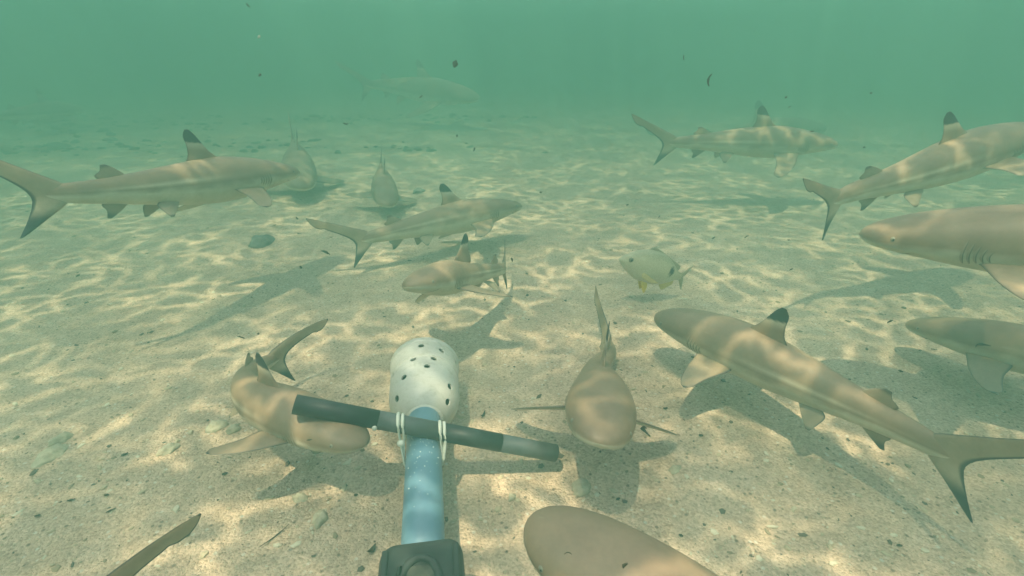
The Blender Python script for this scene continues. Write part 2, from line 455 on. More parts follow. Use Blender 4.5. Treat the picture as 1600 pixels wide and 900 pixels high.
def shark_mesh(b1, b2, c2, b3, dl, dr, sweep, inc, slim, detail):
    ns, nphi = (90, 36) if detail > 1 else (54, 24)
    V, Fc, Cc = [], [], []
    ts = np.linspace(0.0, 1.0, ns) ** 1.5 * 0.844 + 0.0004
    ph = np.linspace(0, 2 * np.pi, nphi, endpoint=False)
    for s in ts:
        yy, zz = section(np.full(nphi, s), ph)
        g = 1 - slim * float(sstep(.16, .44, s)) * float(1 - sstep(.6, .8, s))
        V += [np.array((s, yy[k] * g, zz[k] * g)) for k in range(nphi)]
        Cc += list(body_color(np.full(nphi, s), ph, nphi))
    for i in range(ns - 1):
        for k in range(nphi):
            a = i * nphi + k; b = i * nphi + (k + 1) % nphi
            Fc.append((a, b, b + nphi, a + nphi))
    Fc.append(tuple(range(nphi - 1, -1, -1)))
    Fc.append(tuple((ns - 1) * nphi + k for k in range(nphi)))
    acc = (V, Fc, Cc)
    nsp, nc = (30, 17) if detail > 1 else (20, 11)
    # first dorsal: brown, pale band, jet black tip
    def c_d1(v, u, sd):
        k = v - 0.10 * (u - 0.4)
        c = lerp(BACK, PALE * 0.8, 0.75 * ss(0.40, 0.60, k))
        return lerp(c, BLK, max(ss(0.595, 0.625, k), .6 * ss(.93, .98, u), .45 * (1 - ss(.015, .05, u)) * ss(.3, .4, v)))
    build_fin(acc, [(.285, 0, .040), (.315, 0, .072), (.345, 0, .098), (.368, 0, .128), (.386, 0, .153), (.402, 0, .168)],
              [(.425, 0, .040), (.436, 0, .066), (.424, 0, .092), (.422, 0, .120), (.426, 0, .148), (.416, 0, .168)], .0085, c_d1, nsp, nc)
    def c_tip(a, b, edge=0.0, dark=1.0):
        def f(v, u, sd):
            c = lerp(BACK, MIDC, 0.35)
            k = max(ss(a, b, v), edge * ss(0.90, 0.99, u))
            return lerp(c, BLK * 1.5, k * dark)
        return f
    build_fin(acc, [(.610, 0, .028), (.638, 0, .050), (.658, 0, .064), (.678, 0, .074)],
              [(.690, 0, .025), (.712, 0, .042), (.696, 0, .056), (.692, 0, .073)], .006, c_tip(.70, .92, .8, .7), nsp // 2, nc)
    build_fin(acc, [(.625, 0, -.026), (.648, 0, -.044), (.670, 0, -.060), (.692, 0, -.074)],
              [(.695, 0, -.022), (.710, 0, -.036), (.700, 0, -.052), (.703, 0, -.073)], .006, c_tip(.60, .88, .8, .8), nsp // 2, nc)
    # tail: one blade with a long upper lobe (notched near its tip) and a short lower lobe
    cle = [(.884, 0, -.106), (.868, 0, -.094), (.848, 0, -.077), (.822, 0, -.055), (.795, 0, -.034), (.772, 0, -.014), (.765, 0, .004), (.778, 0, .022), (.800, 0, .036), (.830, 0, .051),
           (.865, 0, .069), (.900, 0, .087), (.930, 0, .103), (.950, 0, .113), (.957, 0, .117), (.974, 0, .126), (.988, 0, .133), (1.000, 0, .139), (1.008, 0, .142)]
    cte = [(.889, 0, -.107), (.882, 0, -.092), (.873, 0, -.074), (.864, 0, -.053), (.857, 0, -.034), (.853, 0, -.016), (.854, 0, -.006), (.860, 0, .006), (.870, 0, .018), (.886, 0, .032),
           (.906, 0, .047), (.926, 0, .061), (.944, 0, .073), (.954, 0, .082), (.968, 0, .083), (.987, 0, .095), (.999, 0, .113), (1.007, 0, .130), (1.010, 0, .140)]
    def c_tail(v, u, sd):
        c = lerp(lerp(BACK, MIDC, 0.3 + 0.4 * u), lerp(MIDC, PALE, .25), 1 - ss(.12, .4, v))
        k = max(ss(0.955, 0.995, v), 1 - ss(.13, .23, v), 0.95 * ss(0.87, 0.95, u), 0.75 * (1 - ss(0.02, 0.06, u)) * ss(.3, .5, v), .55 * ss(.88, .97, v) * ss(.6, .95, u))
        return lerp(c, BLK * 1.6, k)
    build_fin(acc, cle, cte, .011, c_tail, nsp * 2, nc + 6, tail=True)
    # paired fins
    for sg, dd in ((1, dl), (-1, dr)):
        ey, ez = math.cos(dd), -math.sin(dd)
        def P(s, h): return (s, sg * (.048 + (h + .015) * ey), -.030 + (h + .015) * ez - (s - .27 - .5 * h) * math.tan(inc))
        def c_p(v, u, sd):
            up = sd * sg
            c = lerp(BACK * 1.08, MIDC, 0.25) if up > 0 else lerp(PALE, MIDC, .5)
            return lerp(c, BLK * 2, max(0.9 * ss(0.88, 0.96, v), 0.8 * ss(0.93, 0.98, u), 0.6 * (1 - ss(0.015, 0.05, u))))
        w = sweep
        build_fin(acc, [P(.195, -.02), P(.214, .008), P(lerp(.218, w, .10), .04), P(lerp(.218, w, .30), .085), P(lerp(.218, w, .58), .128), P(lerp(.218, w, .86), .156), P(w + .004, .163)],
                  [P(.315, -.02), P(.334, .006), P(lerp(.334, w + .02, .10), .034), P(lerp(.326, w + .02, .34), .070), P(lerp(.322, w + .02, .74), .112), P(w + .022, .142), P(w + .012, .162)], .0100, c_p, nsp, nc)
        def Q(s, h): return (s, sg * (.026 + h * .62), -.044 - h * .78)
        def c_q(v, u, sd):
            return lerp(lerp(BACK, MIDC, .55), BLK * 2, max(.7 * ss(.85, .96, v), .75 * ss(.9, .97, u)))
        build_fin(acc, [Q(.498, -.01), Q(.515, .012), Q(.535, .034), Q(.556, .054)], [Q(.555, -.01), Q(.580, .006), Q(.576, .030), Q(.566, .054)], .006, c_q, nsp // 2, nc)
        # gill slits: a dark opening and the pale flap in front of it
        if detail in (1, 2):
            for g in range(5):
                s0 = .188 + .0105 * g
                lo, hi = R_(-34 + 3 * g), R_(16 - 4 * g)
                for (ds0, ds1, gr, cc) in ((0.0, .0022, .0007, np.array((.11, .085, .055))), (-.0040, .0002, .0012, lerp(BACK, PALE, .25))):
                    base = len(V); m = 9
                    for k in range(m):
                        a = lerp(lo, hi, k / (m - 1)); taper = math.sin(math.pi * (k + .3) / (m - .4)) ** .5
                        bow = .005 * math.sin(math.pi * k / (m - 1))
                        for e in (ds0, ds1):
                            s_ = s0 - bow + e * taper
                            y1, z1 = section(np.array([s_]), np.array([a]), gr)
                            V.append(np.array((s_, sg * y1[0], z1[0]))); Cc.append(cc)
                    for k in range(m - 1):
                        Fc.append((base + 2 * k, base + 2 * k + 1, base + 2 * k + 3, base + 2 * k + 2))
    # mouth: a crescent under the snout
    base = len(V); m = 15
    for k in range(m):
        f = -1 + 2 * k / (m - 1)
        s_ = .062 + .034 * abs(f) ** 1.8
        a = R_(-90 + 62 * f)
        for e in (0.0, .004):
            y1, z1 = section(np.array([s_ + e]), np.array([a]), .0008)
            V.append(np.array((s_ + e, y1[0], z1[0]))); Cc.append(np.array((.12, .095, .07)))
    for k in range(m - 1):
        Fc.append((base + 2 * k, base + 2 * k + 2, base + 2 * k + 3, base + 2 * k + 1))
    V = np.array(V); Cc = np.array(Cc)
    return bend(V, b1, b2, c2, b3), Fc, Cc

def bend(V, b1, b2, c2, b3=0.0):
    """bend straight body coordinates (s, side, up) along the swimming curve; unit length, head towards +x"""
    n = 161
    s = np.linspace(0, 1.02, n)
    a = np.where(s < S0, b1 * ((S0 - s) / S0), b2 * (np.clip(s - S0, 0, 9) / (1 - S0)) ** 1.4)
    a = a + b3 * sstep(.66, .90, s)
    v = np.where(s < S0, 0, c2 * (np.clip(s - S0, 0, 9) / (1 - S0)) ** 1.4)
    f = np.stack([np.cos(a) * np.cos(v), np.sin(a) * np.cos(v), np.sin(v)], 1)
    pos = np.concatenate([[[0, 0, 0]], -np.cumsum((f[1:] + f[:-1]) / 2 * np.diff(s)[:, None], 0)])
    pos = pos - np.array([np.interp(S0, s, pos[:, k]) for k in range(3)])
    side = np.stack([-np.sin(a), np.cos(a), 0 * a], 1)
    up = np.cross(f, side)
    I = lambda A: np.stack([np.interp(V[:, 0], s, A[:, k]) for k in range(3)], 1)
    return I(pos) + V[:, 1:2] * I(side) + V[:, 2:3] * I(up)

def uv_ball(n=10, m=8):
    v = [(0, 0, 1)]
    for i in range(1, m):
        t = math.pi * i / m
        v += [(math.sin(t) * math.cos(2 * math.pi * k / n), math.sin(t) * math.sin(2 * math.pi * k / n), math.cos(t)) for k in range(n)]
    v.append((0, 0, -1))
    f = [(0, 1 + k, 1 + (k + 1) % n) for k in range(n)]
    for i in range(m - 2):
        for k in range(n):
            a = 1 + i * n + k; b = 1 + i * n + (k + 1) % n
            f.append((a, a + n, b + n, b))
    l = len(v) - 1; o = 1 + (m - 2) * n
    f += [(l, o + (k + 1) % n, o + k) for k in range(n)]
    return v, f

def rot3(yaw, pit, rol):
    return Matrix.Rotation(yaw, 3, 'Z') @ Matrix.Rotation(-pit, 3, 'Y') @ Matrix.Rotation(rol, 3, 'X')

eye_v, eye_f = uv_ball(14, 10)
def make_shark(par, label, detail=2):
    x, y, z, yaw, pit, rol, L, b1, b2, c2, dl, dr, sw, b3, inc, slim = par
    V, Fc, Cc = shark_mesh(b1, b2, c2, b3, dl, dr, sw, inc, slim, detail)
    o = mesh_obj('reef_shark', V * L, Fc, M_SKIN, color=Cc)
    o.matrix_world = Matrix.Translation((x, y, z)) @ rot3(yaw, pit, rol).to_4x4()
    tag(o, label, 'shark', 'reef sharks circling the bait')
    if detail > 0:
        for sg in (1, -1):
            yy, zz = section(np.array([.064]), np.array([R_(10)]))
            c = bend(np.array([(.064, sg * (yy[0] - .0036), zz[0])]), b1, b2, c2)[0] * L
            e = mesh_obj('eye', eye_v, eye_f, M_EYE, parent=o)
            e.scale = (.0060 * L, .0050 * L, .0060 * L)
            e.location = c
            e.rotation_euler = (0, 0, b1 * .82)
    return o

# position, yaw, pitch, roll, length, body bends, side-fin droop (left, right) and sweep
SHARKS = [
    ((0.4064, 0.7222, 0.1131, 2.0835, -0.0431, -0.0129, 0.5996, 0.1594, -0.2402, -0.1465, 0.0782, 0.4, 0.2995, -0.172, 0.0, 0.0), 'tan blacktip shark with tall black-tipped fin gliding low, tail leaving the right edge', 2),
    ((0.1344, 0.6621, 0.0946, -1.6954, 0.3389, -0.1319, 0.6105, -0.0772, -0.8012, -0.2904, 0.2557, 0.3957, 0.3756, 1.1308, 0.35, 0.22), 'blacktip shark swimming head-on towards the camera right of the bait canister', 2),
    ((-0.3415, 0.5988, 0.1044, -0.4968, 0.0552, -0.1324, 0.4854, -0.0074, -2.5273, 0.0895, 1.3, -0.1034, 0.3279, -0.0464, 0.0, 0.0), "curled blacktip shark with folded-round tail, its head under the bar's black end", 2),
    ((0.1724, 0.205, 0.1799, 2.4867, 0.1276, -0.1095, 0.5518, 0.0415, 0.0, -0.0, 0.4, 1.25, 0.36, 0.0, 0.0, 0.0), 'large shark snout entering at the bottom edge right of the bait arm', 2),
    ((0.7607, 0.6443, 0.3353, 2.441, -0.1039, -0.0512, 0.692, 0.1446, -0.0, 0.0, 0.0491, 0.4, 0.2861, 0.0, 0.0, 0.0), 'shark with rippling light on its back, only its head in view at the right edge', 2),
    ((0.8985, 0.7501, 0.1033, 2.0302, -0.166, 0.0524, 0.5536, 0.0389, -0.0, -0.0, 0.3078, 0.4, 0.3467, 0.0, 0.0, 0.0), 'dim shark head low over the sand at the right edge, below the rippled head', 2.5),
    ((-0.686, 1.1655, 0.3042, 1.1988, -0.102, -0.1099, 0.6816, -0.181, -0.013, -0.1398, 0.4, 0.3402, 0.3496, -0.3525, -0.1, 0.0), 'long blacktip shark swimming right at the left edge, its tail cut by the frame', 2),
    ((0.9943, 1.1647, 0.3544, 0.2693, 0.2563, -0.0368, 0.6814, 0.0216, -0.414, -0.0245, 0.4, -0.1206, 0.3636, 0.749, 0.0, 0.0), 'blacktip shark with round black fin tip swimming away at the upper right', 2),
    ((-0.165, 1.5108, 0.1138, 0.5983, 0.0188, -0.2597, 0.6497, -0.017, -0.0803, 0.081, 0.4, 0.3115, 0.3696, -0.0861, 0.0, 0.0), 'blacktip shark swimming right at mid-water in the centre, long tail trailing left', 2),
    ((-0.1024, 0.9701, 0.1525, 4.2477, 0.2858, 0.2086, 0.5253, 0.0398, 0.2886, -0.0159, 0.2959, 0.4, 0.3412, 0.17, 0.0, 0.32), 'small blacktip shark with swept-back fin heading left, just below the central shark', 2),
    ((0.9766, 2.0369, 0.2574, 0.02, -0.0116, 0.0276, 0.7969, -0.0028, -0.0694, 0.0641, 0.4, 0.5426, 0.3538, -0.0123, 0.0, 0.0), 'hazy blacktip shark with black-edged tail seen from the side, right of centre in green water', 2),
    ((1.812, 3.8148, 0.0291, 0.2984, 0.0898, -0.0264, 1.4987, -0.0055, 0.0269, 0.0004, 0.4, 0.4, 0.36, 0.0001, 0.0, 0.0), 'fainter shark half hidden behind the hazy shark right of centre', 1),
    ((-0.9723, 2.3454, 0.1104, -1.1913, -0.0866, -0.1415, 0.9299, -0.0092, 0.0932, 0.0293, 0.2565, 0.4, 0.3691, 0.0206, 0.0, 0.0), 'hazy shark facing the camera behind the head of the long left shark', 1),
    ((-0.5138, 2.0305, 0.0908, -1.3017, -0.0847, -0.1661, 0.6365, 0.0083, -0.0496, 0.0155, 0.3146, 0.3079, 0.3683, -0.0099, 0.0, 0.0), 'pale hazy shark with spread fins facing the camera, between the left and central sharks', 1),
    ((-0.6969, 4.5402, 0.2899, -0.5145, -0.0765, 0.1806, 1.3997, -0.0154, 0.2171, 0.0493, 0.4, 0.4, 0.36, 0.0488, 0.0, 0.0), 'ghostly far shark barely visible in the green water at the top, left of centre', 1),
    ((-3.6167, 4.2046, 0.1567, 1.6278, -0.0353, 0.0244, 0.9999, 0.0316, -0.1542, 0.0008, 0.4, 0.4, 0.36, -0.0005, 0.0, 0.0), 'faintest shark far off at the left edge, above the long left shark', 1),
    ((-0.4516, 0.0664, 0.1275, -1.8376, -0.1324, -0.1011, 0.5016, -0.0, -0.6258, 0.0853, 0.4, 0.4, 0.36, -0.2136, 0.0, 0.0), 'black-edged tail lobe of a shark rising from the bottom left edge', 2),
]
for par, label, detail in SHARKS:
    make_shark(par, label, detail)

# ------------------------------------------------------------------ snapper-like fish with a black spot
def make_fish(loc, yaw, pit, L, tailbend):
    s_ = [0, .02, .08, .16, .26, .38, .50, .62, .74, .82, .88]
    top = [0, .022, .082, .135, .178, .200, .192, .150, .085, .048, .046]
    bot = [0, .020, .062, .105, .140, .158, .155, .130, .078, .046, .044]
    wid = [0, .018, .045, .066, .082, .088, .080, .060, .034, .017, .008]
    V, Fc, Cc = [], [], []
    nphi = 24; ns = 44
    silver = np.array((.60, .53, .36)); bk = np.array((.40, .36, .24)); bel = np.array((.66, .58, .43)); yel = np.array((.75, .52, .07))
    for s in np.linspace(0, 1, ns) ** 1.2 * .88 + .0003:
        t, b, w = (float(catmull(s_, a, s)) for a in (top, bot, wid))
        for k in range(nphi):
            p = 2 * math.pi * k / nphi
            zz = (t if math.sin(p) > 0 else b) * math.sin(p)
            V.append(np.array((s, w * math.cos(p), zz)))
            d = math.sin(p)
            c = lerp(silver, bk, ss(.45, .95, d)) if d > 0 else lerp(silver, bel, ss(.1, .8, -d))
            c = lerp(c, BLK * 2, 1 - ss(.030, .042, math.hypot(s - .66, (zz - .045) * .75)))
            Cc.append(c)
    for i in range(ns - 1):
        for k in range(nphi):
            a = i * nphi + k; b = i * nphi + (k + 1) % nphi
            Fc.append((a, b, b + nphi, a + nphi))
    acc = (V, Fc, Cc)
    build_fin(acc, [(.27, 0, .16), (.30, 0, .20), (.34, 0, .225), (.36, 0, .235)], [(.78, 0, .05), (.80, 0, .085), (.78, 0, .115), (.74, 0, .13)], .010, lambda v, u, sd: lerp(bk, silver, .3) * .9, 8, 12)
    build_fin(acc, [(.60, 0, -.12), (.64, 0, -.16), (.68, 0, -.19)], [(.78, 0, -.05), (.80, 0, -.08), (.79, 0, -.11)], .008, lambda v, u, sd: lerp(silver, yel, .6), 8, 8)
    build_fin(acc, [(.85, 0, .03), (.90, 0, .075), (.96, 0, .125), (1.0, 0, .150)], [(.87, 0, -.005), (.93, 0, .012), (.97, 0, .075), (1.01, 0, .147)], .010, lambda v, u, sd: lerp(silver, bk, .6), 10, 8)
    build_fin(acc, [(.85, 0, -.03), (.90, 0, -.075), (.96, 0, -.125), (1.0, 0, -.150)], [(.87, 0, .005), (.93, 0, -.012), (.97, 0, -.075), (1.01, 0, -.147)], .010, lambda v, u, sd: lerp(silver, bk, .6), 10, 8)
    for sg in (1, -1):
        build_fin(acc, [(.34, sg * .03, -.13), (.38, sg * .045, -.19), (.43, sg * .055, -.25)], [(.43, sg * .03, -.13), (.455, sg * .045, -.18), (.45, sg * .055, -.25)], .006, lambda v, u, sd: yel, 8, 8)
        build_fin(acc, [(.30, sg * .075, -.03), (.38, sg * .105, -.05), (.50, sg * .125, -.085)], [(.32, sg * .075, -.09), (.42, sg * .105, -.11), (.51, sg * .125, -.095)], .005, lambda v, u, sd: lerp(silver, yel, .35), 8, 8)
    V = np.array(V); Cc = np.array(Cc)
    V[:, 2] *= 1.12
    V = bend(V, 0.0, tailbend, 0.0)
    o = mesh_obj('snapper_fish', V * L, Fc, M_FISH, color=Cc)
    o.matrix_world = Matrix.Translation(loc) @ rot3(yaw, pit, 0.0).to_4x4()
    for sg in (1, -1):
        e = mesh_obj('eye', eye_v, eye_f, M_EYE, parent=o)
        e.scale = (.030 * L, .016 * L, .030 * L)
        e.location = bend(np.array([(.125, sg * .050, .045)]), 0, 0, 0)[0] * L
    return tag(o, 'pale deep-bodied fish with a round black spot and yellow belly fins', 'fish')
make_fish((0.325, 1.150, 0.098), R_(180 + 8), R_(20), 0.212, 0.45)

# ------------------------------------------------------------------ bait rig: blue arm, perforated canister, banded bar
def lathe(profile, n, closed_ends=True):
    V, Fc = [], []
    for (t, r) in profile:
        V += [(r * math.cos(2 * math.pi * k / n), t, r * math.sin(2 * math.pi * k / n)) for k in range(n)]
    for i in range(len(profile) - 1):
        for k in range(n):
            a = i * n + k; b = i * n + (k + 1) % n
            Fc.append((a, a + n, b + n, b))
    if closed_ends:
        Fc.append(tuple(range(n))); Fc.append(tuple((len(profile) - 1) * n + k for k in range(n - 1, -1, -1)))
    return V, Fc

def tube(path, r, n=8, closed=False, squash=1.0):
    P = [Vector(p) for p in path]; V, Fc = [], []; m = len(P)
    up0 = Vector((0.13, 0.21, 0.97))
    for i, p in enumerate(P):
        d = (P[(i + 1) % m] - P[i - 1]) if closed else (P[min(i + 1, m - 1)] - P[max(i - 1, 0)])
        d.normalize(); a = d.cross(up0).normalized(); b = a.cross(d)
        rr = r[i] if isinstance(r, (list, tuple)) else r
        V += [tuple(p + a * rr * math.cos(2 * math.pi * k / n) + b * rr * squash * math.sin(2 * math.pi * k / n)) for k in range(n)]
    for i in range(m if closed else m - 1):
        for k in range(n):
            a = i * n + k; b = i * n + (k + 1) % n; j = (i + 1) % m
            Fc.append((a, b, j * n + (k + 1) % n, j * n + k))
    if not closed:
        Fc.append(tuple(range(n - 1, -1, -1))); Fc.append(tuple((m - 1) * n + k for k in range(n)))
    return V, Fc

rig = empty('bait_rig', (-0.1025, 0.42, 0.0), (0, 0, math.atan2(0.15, 1.0)))
tag(rig, 'blue pipe arm holding a perforated white bait canister and a banded black and grey bar', 'bait rig')
rig_m = Matrix.Translation(rig.location) @ Euler(rig.rotation_euler).to_matrix().to_4x4()
AX = 0.068                               # height of the arm's axis above the sand; local +y runs along the arm
def local(p): return rig_m.inverted() @ Vector(p)

v, f = lathe([(-0.24, .0), (-0.24, .021), (-0.24, .0245), (0.20, .0245), (0.203, .0235), (0.203, .019), (0.203, 0)], 40)
arm = mesh_obj('arm_pipe', v, f[:-2], M_PIPE, rig); arm.location = (0, 0, AX)
random.seed(4)
bv, bf = [], []
bb_v, bb_f = uv_ball(6, 4)
for k in range(55):
    near_top = random.random() < .75
    t = random.gauss(.115, .030) if near_top else random.uniform(0.0, .17)
    a = math.pi / 2 + random.gauss(0, .55); r = random.choice((.0004, .0005, .0006, .0009))
    if not -.02 < t < .2: continue
    c = Vector((.0247 * math.cos(a), t, .0247 * math.sin(a))); b0 = len(bv)
    bv += [tuple(c + Vector(q) * r) for q in bb_v]; bf += [tuple(b0 + i for i in q) for q in bb_f]
bub = mesh_obj('air_bubbles', bv, bf, M_BUBBLE, arm); bub['kind'] = 'stuff'

# canister shell with real holes
prof_o = [(0, .0245), (.010, .0255), (.012, .0285), (.018, .0300), (.021, .0345), (.030, .0430), (.042, .0510), (.056, .0565), (.072, .0590), (.100, .0597), (.112, .0597),
          (.1135, .0585), (.1165, .0585), (.118, .0600), (.150, .0612), (.160, .0615), (.162, .0632), (.170, .0632), (.172, .0610)]
prof_i = [(t, r - .0028) for t, r in prof_o[::-1]]
v, f = lathe(prof_o + prof_i, 72, False)
n = 72; last = (len(prof_o) + len(prof_i) - 1) * n
f += [(last + k, k, (k + 1) % n, last + (k + 1) % n) for k in range(n)]
can = mesh_obj('canister', v, f, M_BOTTLE, rig)
can.location = (0, 0.188, AX - .004); can.scale = (.95, .97, .95)
holes = [(.080, 8), (.066, -31), (.052, 52), (.105, -15), (.104, 19), (.141, -2), (.136, 33), (.040, -56), (.030, 62), (.104, -62), (.139, 72),
         (.075, 100), (.080, 150), (.070, 200), (.078, 250), (.110, 128), (.112, 180), (.110, 230), (.142, 110), (.142, 160), (.140, 210), (.140, 260), (.05, 225), (.105, 285)]
cut_v, cut_f = [], []
def prof_r(t): return float(np.interp(t, [p[0] for p in prof_o], [p[1] for p in prof_o]))
for t, deg in holes:
    a = R_(90 - deg); r = prof_r(t); sl = (prof_r(t + .004) - prof_r(t - .004)) / .008
    nrm = Vector((math.cos(a), -sl, math.sin(a))).normalized(); c = Vector((r * math.cos(a), t, r * math.sin(a)))
    e1 = nrm.cross(Vector((0, 1, 0.03))).normalized(); e2 = nrm.cross(e1); b0 = len(cut_v); rad = .0052
    for h in (-.012, .012):
        cut_v += [tuple(c + nrm * h + e1 * rad * math.cos(q * math.pi / 8) + e2 * rad * math.sin(q * math.pi / 8)) for q in range(16)]
    cut_f += [(b0 + q, b0 + (q + 1) % 16, b0 + 16 + (q + 1) % 16, b0 + 16 + q) for q in range(16)]
    cut_f += [tuple(b0 + q for q in range(15, -1, -1)), tuple(b0 + 16 + q for q in range(16))]
for o_ in (can,):
    bm = bmesh.new(); bm.from_mesh(o_.data); bmesh.ops.recalc_face_normals(bm, faces=bm.faces); bm.to_mesh(o_.data); bm.free()
cutter = mesh_obj('cutter', cut_v, cut_f, M_BOTTLE, rig, smooth=False)
cutter.location = can.location
bm = bmesh.new(); bm.from_mesh(cutter.data); bmesh.ops.recalc_face_normals(bm, faces=bm.faces); bm.to_mesh(cutter.data); bm.free()
md = can.modifiers.new('holes', 'BOOLEAN'); md.object = cutter; md.operation = 'DIFFERENCE'; md.solver = 'EXACT'
bpy.context.view_layer.update()
dg = bpy.context.evaluated_depsgraph_get()
me = bpy.data.meshes.new_from_object(can.evaluated_get(dg))
can.modifiers.clear(); can.data = me
bpy.data.objects.remove(cutter)
me.shade_smooth() if hasattr(me, 'shade_smooth') else None
try:
    me.set_sharp_from_angle(angle=R_(35))
except Exception: pass
# parts of the canister: end cap at the far side, seam band, bait seen through the holes
v, f = lathe([(.166, 0), (.166, .0585), (.169, .0600), (.176, .0600), (.178, .057), (.178, 0)], 48, False)
mesh_obj('end_cap', v, f, M_BOTTLE, can)
rb_v, rb_f = uv_ball(18, 12)
rb_v = [(q[0] * .047 * (1 + .12 * math.sin(9 * q[2] + 4 * q[0])), .098 + q[2] * .062, q[1] * .047 * (1 + .10 * math.sin(11 * q[0] + 5 * q[2])) - .004) for q in rb_v]
mesh_obj('bait', rb_v, rb_f, simple('dark_bait', (.07, .055, .04), .8, .2, .5, 80, .004), can)

# banded bar lying across the arm
A_, B_ = local((-0.2805, 0.538, 0.159)), local((0.0642, 0.5855, 0.034))
bar = empty('scale_bar'); bar.parent = rig
axis_d = (B_ - A_)
bar.location = A_
bar.rotation_euler = axis_d.to_track_quat('Y', 'Z').to_euler()
LEN = axis_d.length
for (a, b, m_, r) in ((0, .29, M_BLACK, .0128), (.29, .53, M_GREY, .0126), (.53, .765, M_BLACK, .0129), (.765, 1.0, M_GREY, .0126)):
    v, f = lathe([(a * LEN, r - .003), (a * LEN, r), (b * LEN, r), (b * LEN, r - .003)], 32, False)
    mesh_obj('band', v, f, m_, bar)
v, f = lathe([(0.001, .0098), (LEN - .001, .0098)], 20, False)
mesh_obj('core_tube', v, f, M_BLACK, bar)
pv_, pf_ = uv_ball(10, 6)
plug = mesh_obj('plastic_plug', [(q[0] * .0042, q[1] * .0036, q[2] * .0042) for q in pv_], pf_, M_TIE, bar)
plug.location = (0.0118, .285 * LEN, -.004)
# cable ties: each passes over the bar on both sides of the arm and under the arm
ud = axis_d.normalized()
cx = A_ + axis_d * ((-A_.x) / axis_d.x) if abs(axis_d.x) > 1e-6 else (A_ + B_) / 2
for k, (dt, dy) in enumerate(((0.0, 0.0), (0.0062, .004))):
    pts = []
    w = .026 + dt
    def over(sgn):
        base = cx + ud * (sgn * w); q = []
        for j in range(9):
            a = math.pi * (-0.12 + 1.24 * j / 8)
            q.append(base + Vector((0, -math.cos(a) * .0142, math.sin(a) * .0142)))
        return q
    front = Vector((0, -.030 - dy, AX)); back = Vector((0, .026 + dy, AX))
    left = over(-1); right = over(1)
    c0 = Vector((cx.x, cx.y, 0))
    def under(yoff, s0, s1):
        q = []
        for j in range(9):
            a = math.pi + math.pi * j / 8 if s0 < s1 else -math.pi * j / 8
            q.append(Vector((.0262 * math.cos(a), cx.y + yoff, AX + .0262 * math.sin(a))))
        return q
    pts = left[::-1] + under(-.022 - dy, -1, 1) + right + under(.022 + dy, 1, -1)
    v, f = tube(pts, .0024, 8, True, .6)
    tie = mesh_obj('cable_tie', v, f, M_TIE, rig)
    if k == 0:
        hv_, hf_ = uv_ball(10, 8)
        hd = mesh_obj('tie_head', [(q[0] * .0055, q[1] * .0050, q[2] * .0045) for q in hv_], hf_, M_TIE, tie)
        hd.location = left[0] + Vector((-.004, -.006, -.010))

# black bracket that grips the arm
def rounded_box(x0, x1, y0, y1, z0, z1, r, seg=4, taper=0.0):
    bm = bmesh.new()
    bmesh.ops.create_cube(bm, size=1.0)
    for vv in bm.verts:
        t = 1 + taper * (0.5 - vv.co.y) if taper else 1
        vv.co = Vector(((x0 + x1) / 2 + vv.co.x * (x1 - x0) * t, (y0 + y1) / 2 + vv.co.y * (y1 - y0), (z0 + z1) / 2 + vv.co.z * (z1 - z0)))
    bmesh.ops.bevel(bm, geom=bm.edges[:], offset=r, segments=seg, profile=.5, affect='EDGES')
    v = [tuple(q.co) for q in bm.verts]; bm.verts.ensure_lookup_table()
    f = [tuple(q.index for q in p.verts) for p in bm.faces]
    bm.free(); return v, f
v, f = rounded_box(-.0435, .0435, -.22, -.032, .004, .1015, .017, 5, .06)
brk = mesh_obj('bracket', v, f, M_CLAMP, rig)
# raised horseshoe rim and the recess inside it on the bracket's top
pts = [(-.019 + 0 * j, -.19 + .03 * j, .1025) for j in range(5)] + [(.019 * math.cos(math.pi - math.pi * j / 10), -.090 + .030 * math.sin(math.pi * j / 10), .1025) for j in range(11)] + [(.019, -.10 - .025 * j, .1025) for j in range(5)]
v, f = tube(pts, .0042, 10)
mesh_obj('rim', v, f, M_CLAMP, brk)
v, f = rounded_box(-.0155, .0155, -.21, -.068, .096, .1032, .003, 3)
mesh_obj('recess_plate', v, f, M_CLAMP2, brk)
v, f = lathe([(0, 0), (0, .0085), (.004, .0095), (.012, .0095), (.0135, .008), (.0135, 0)], 20, False)
kn = mesh_obj('knob', [(a, c, b) for a, b, c in v], f, M_CLAMP, brk); kn.location = (-.004, -.108, .1030)
for sx in (-.036, .036):
    v, f = rounded_box(sx - .0035, sx + .0035, -.21, -.046, .0985, .1030, .002, 2)
    mesh_obj('rib', v, f, M_CLAMP, brk)

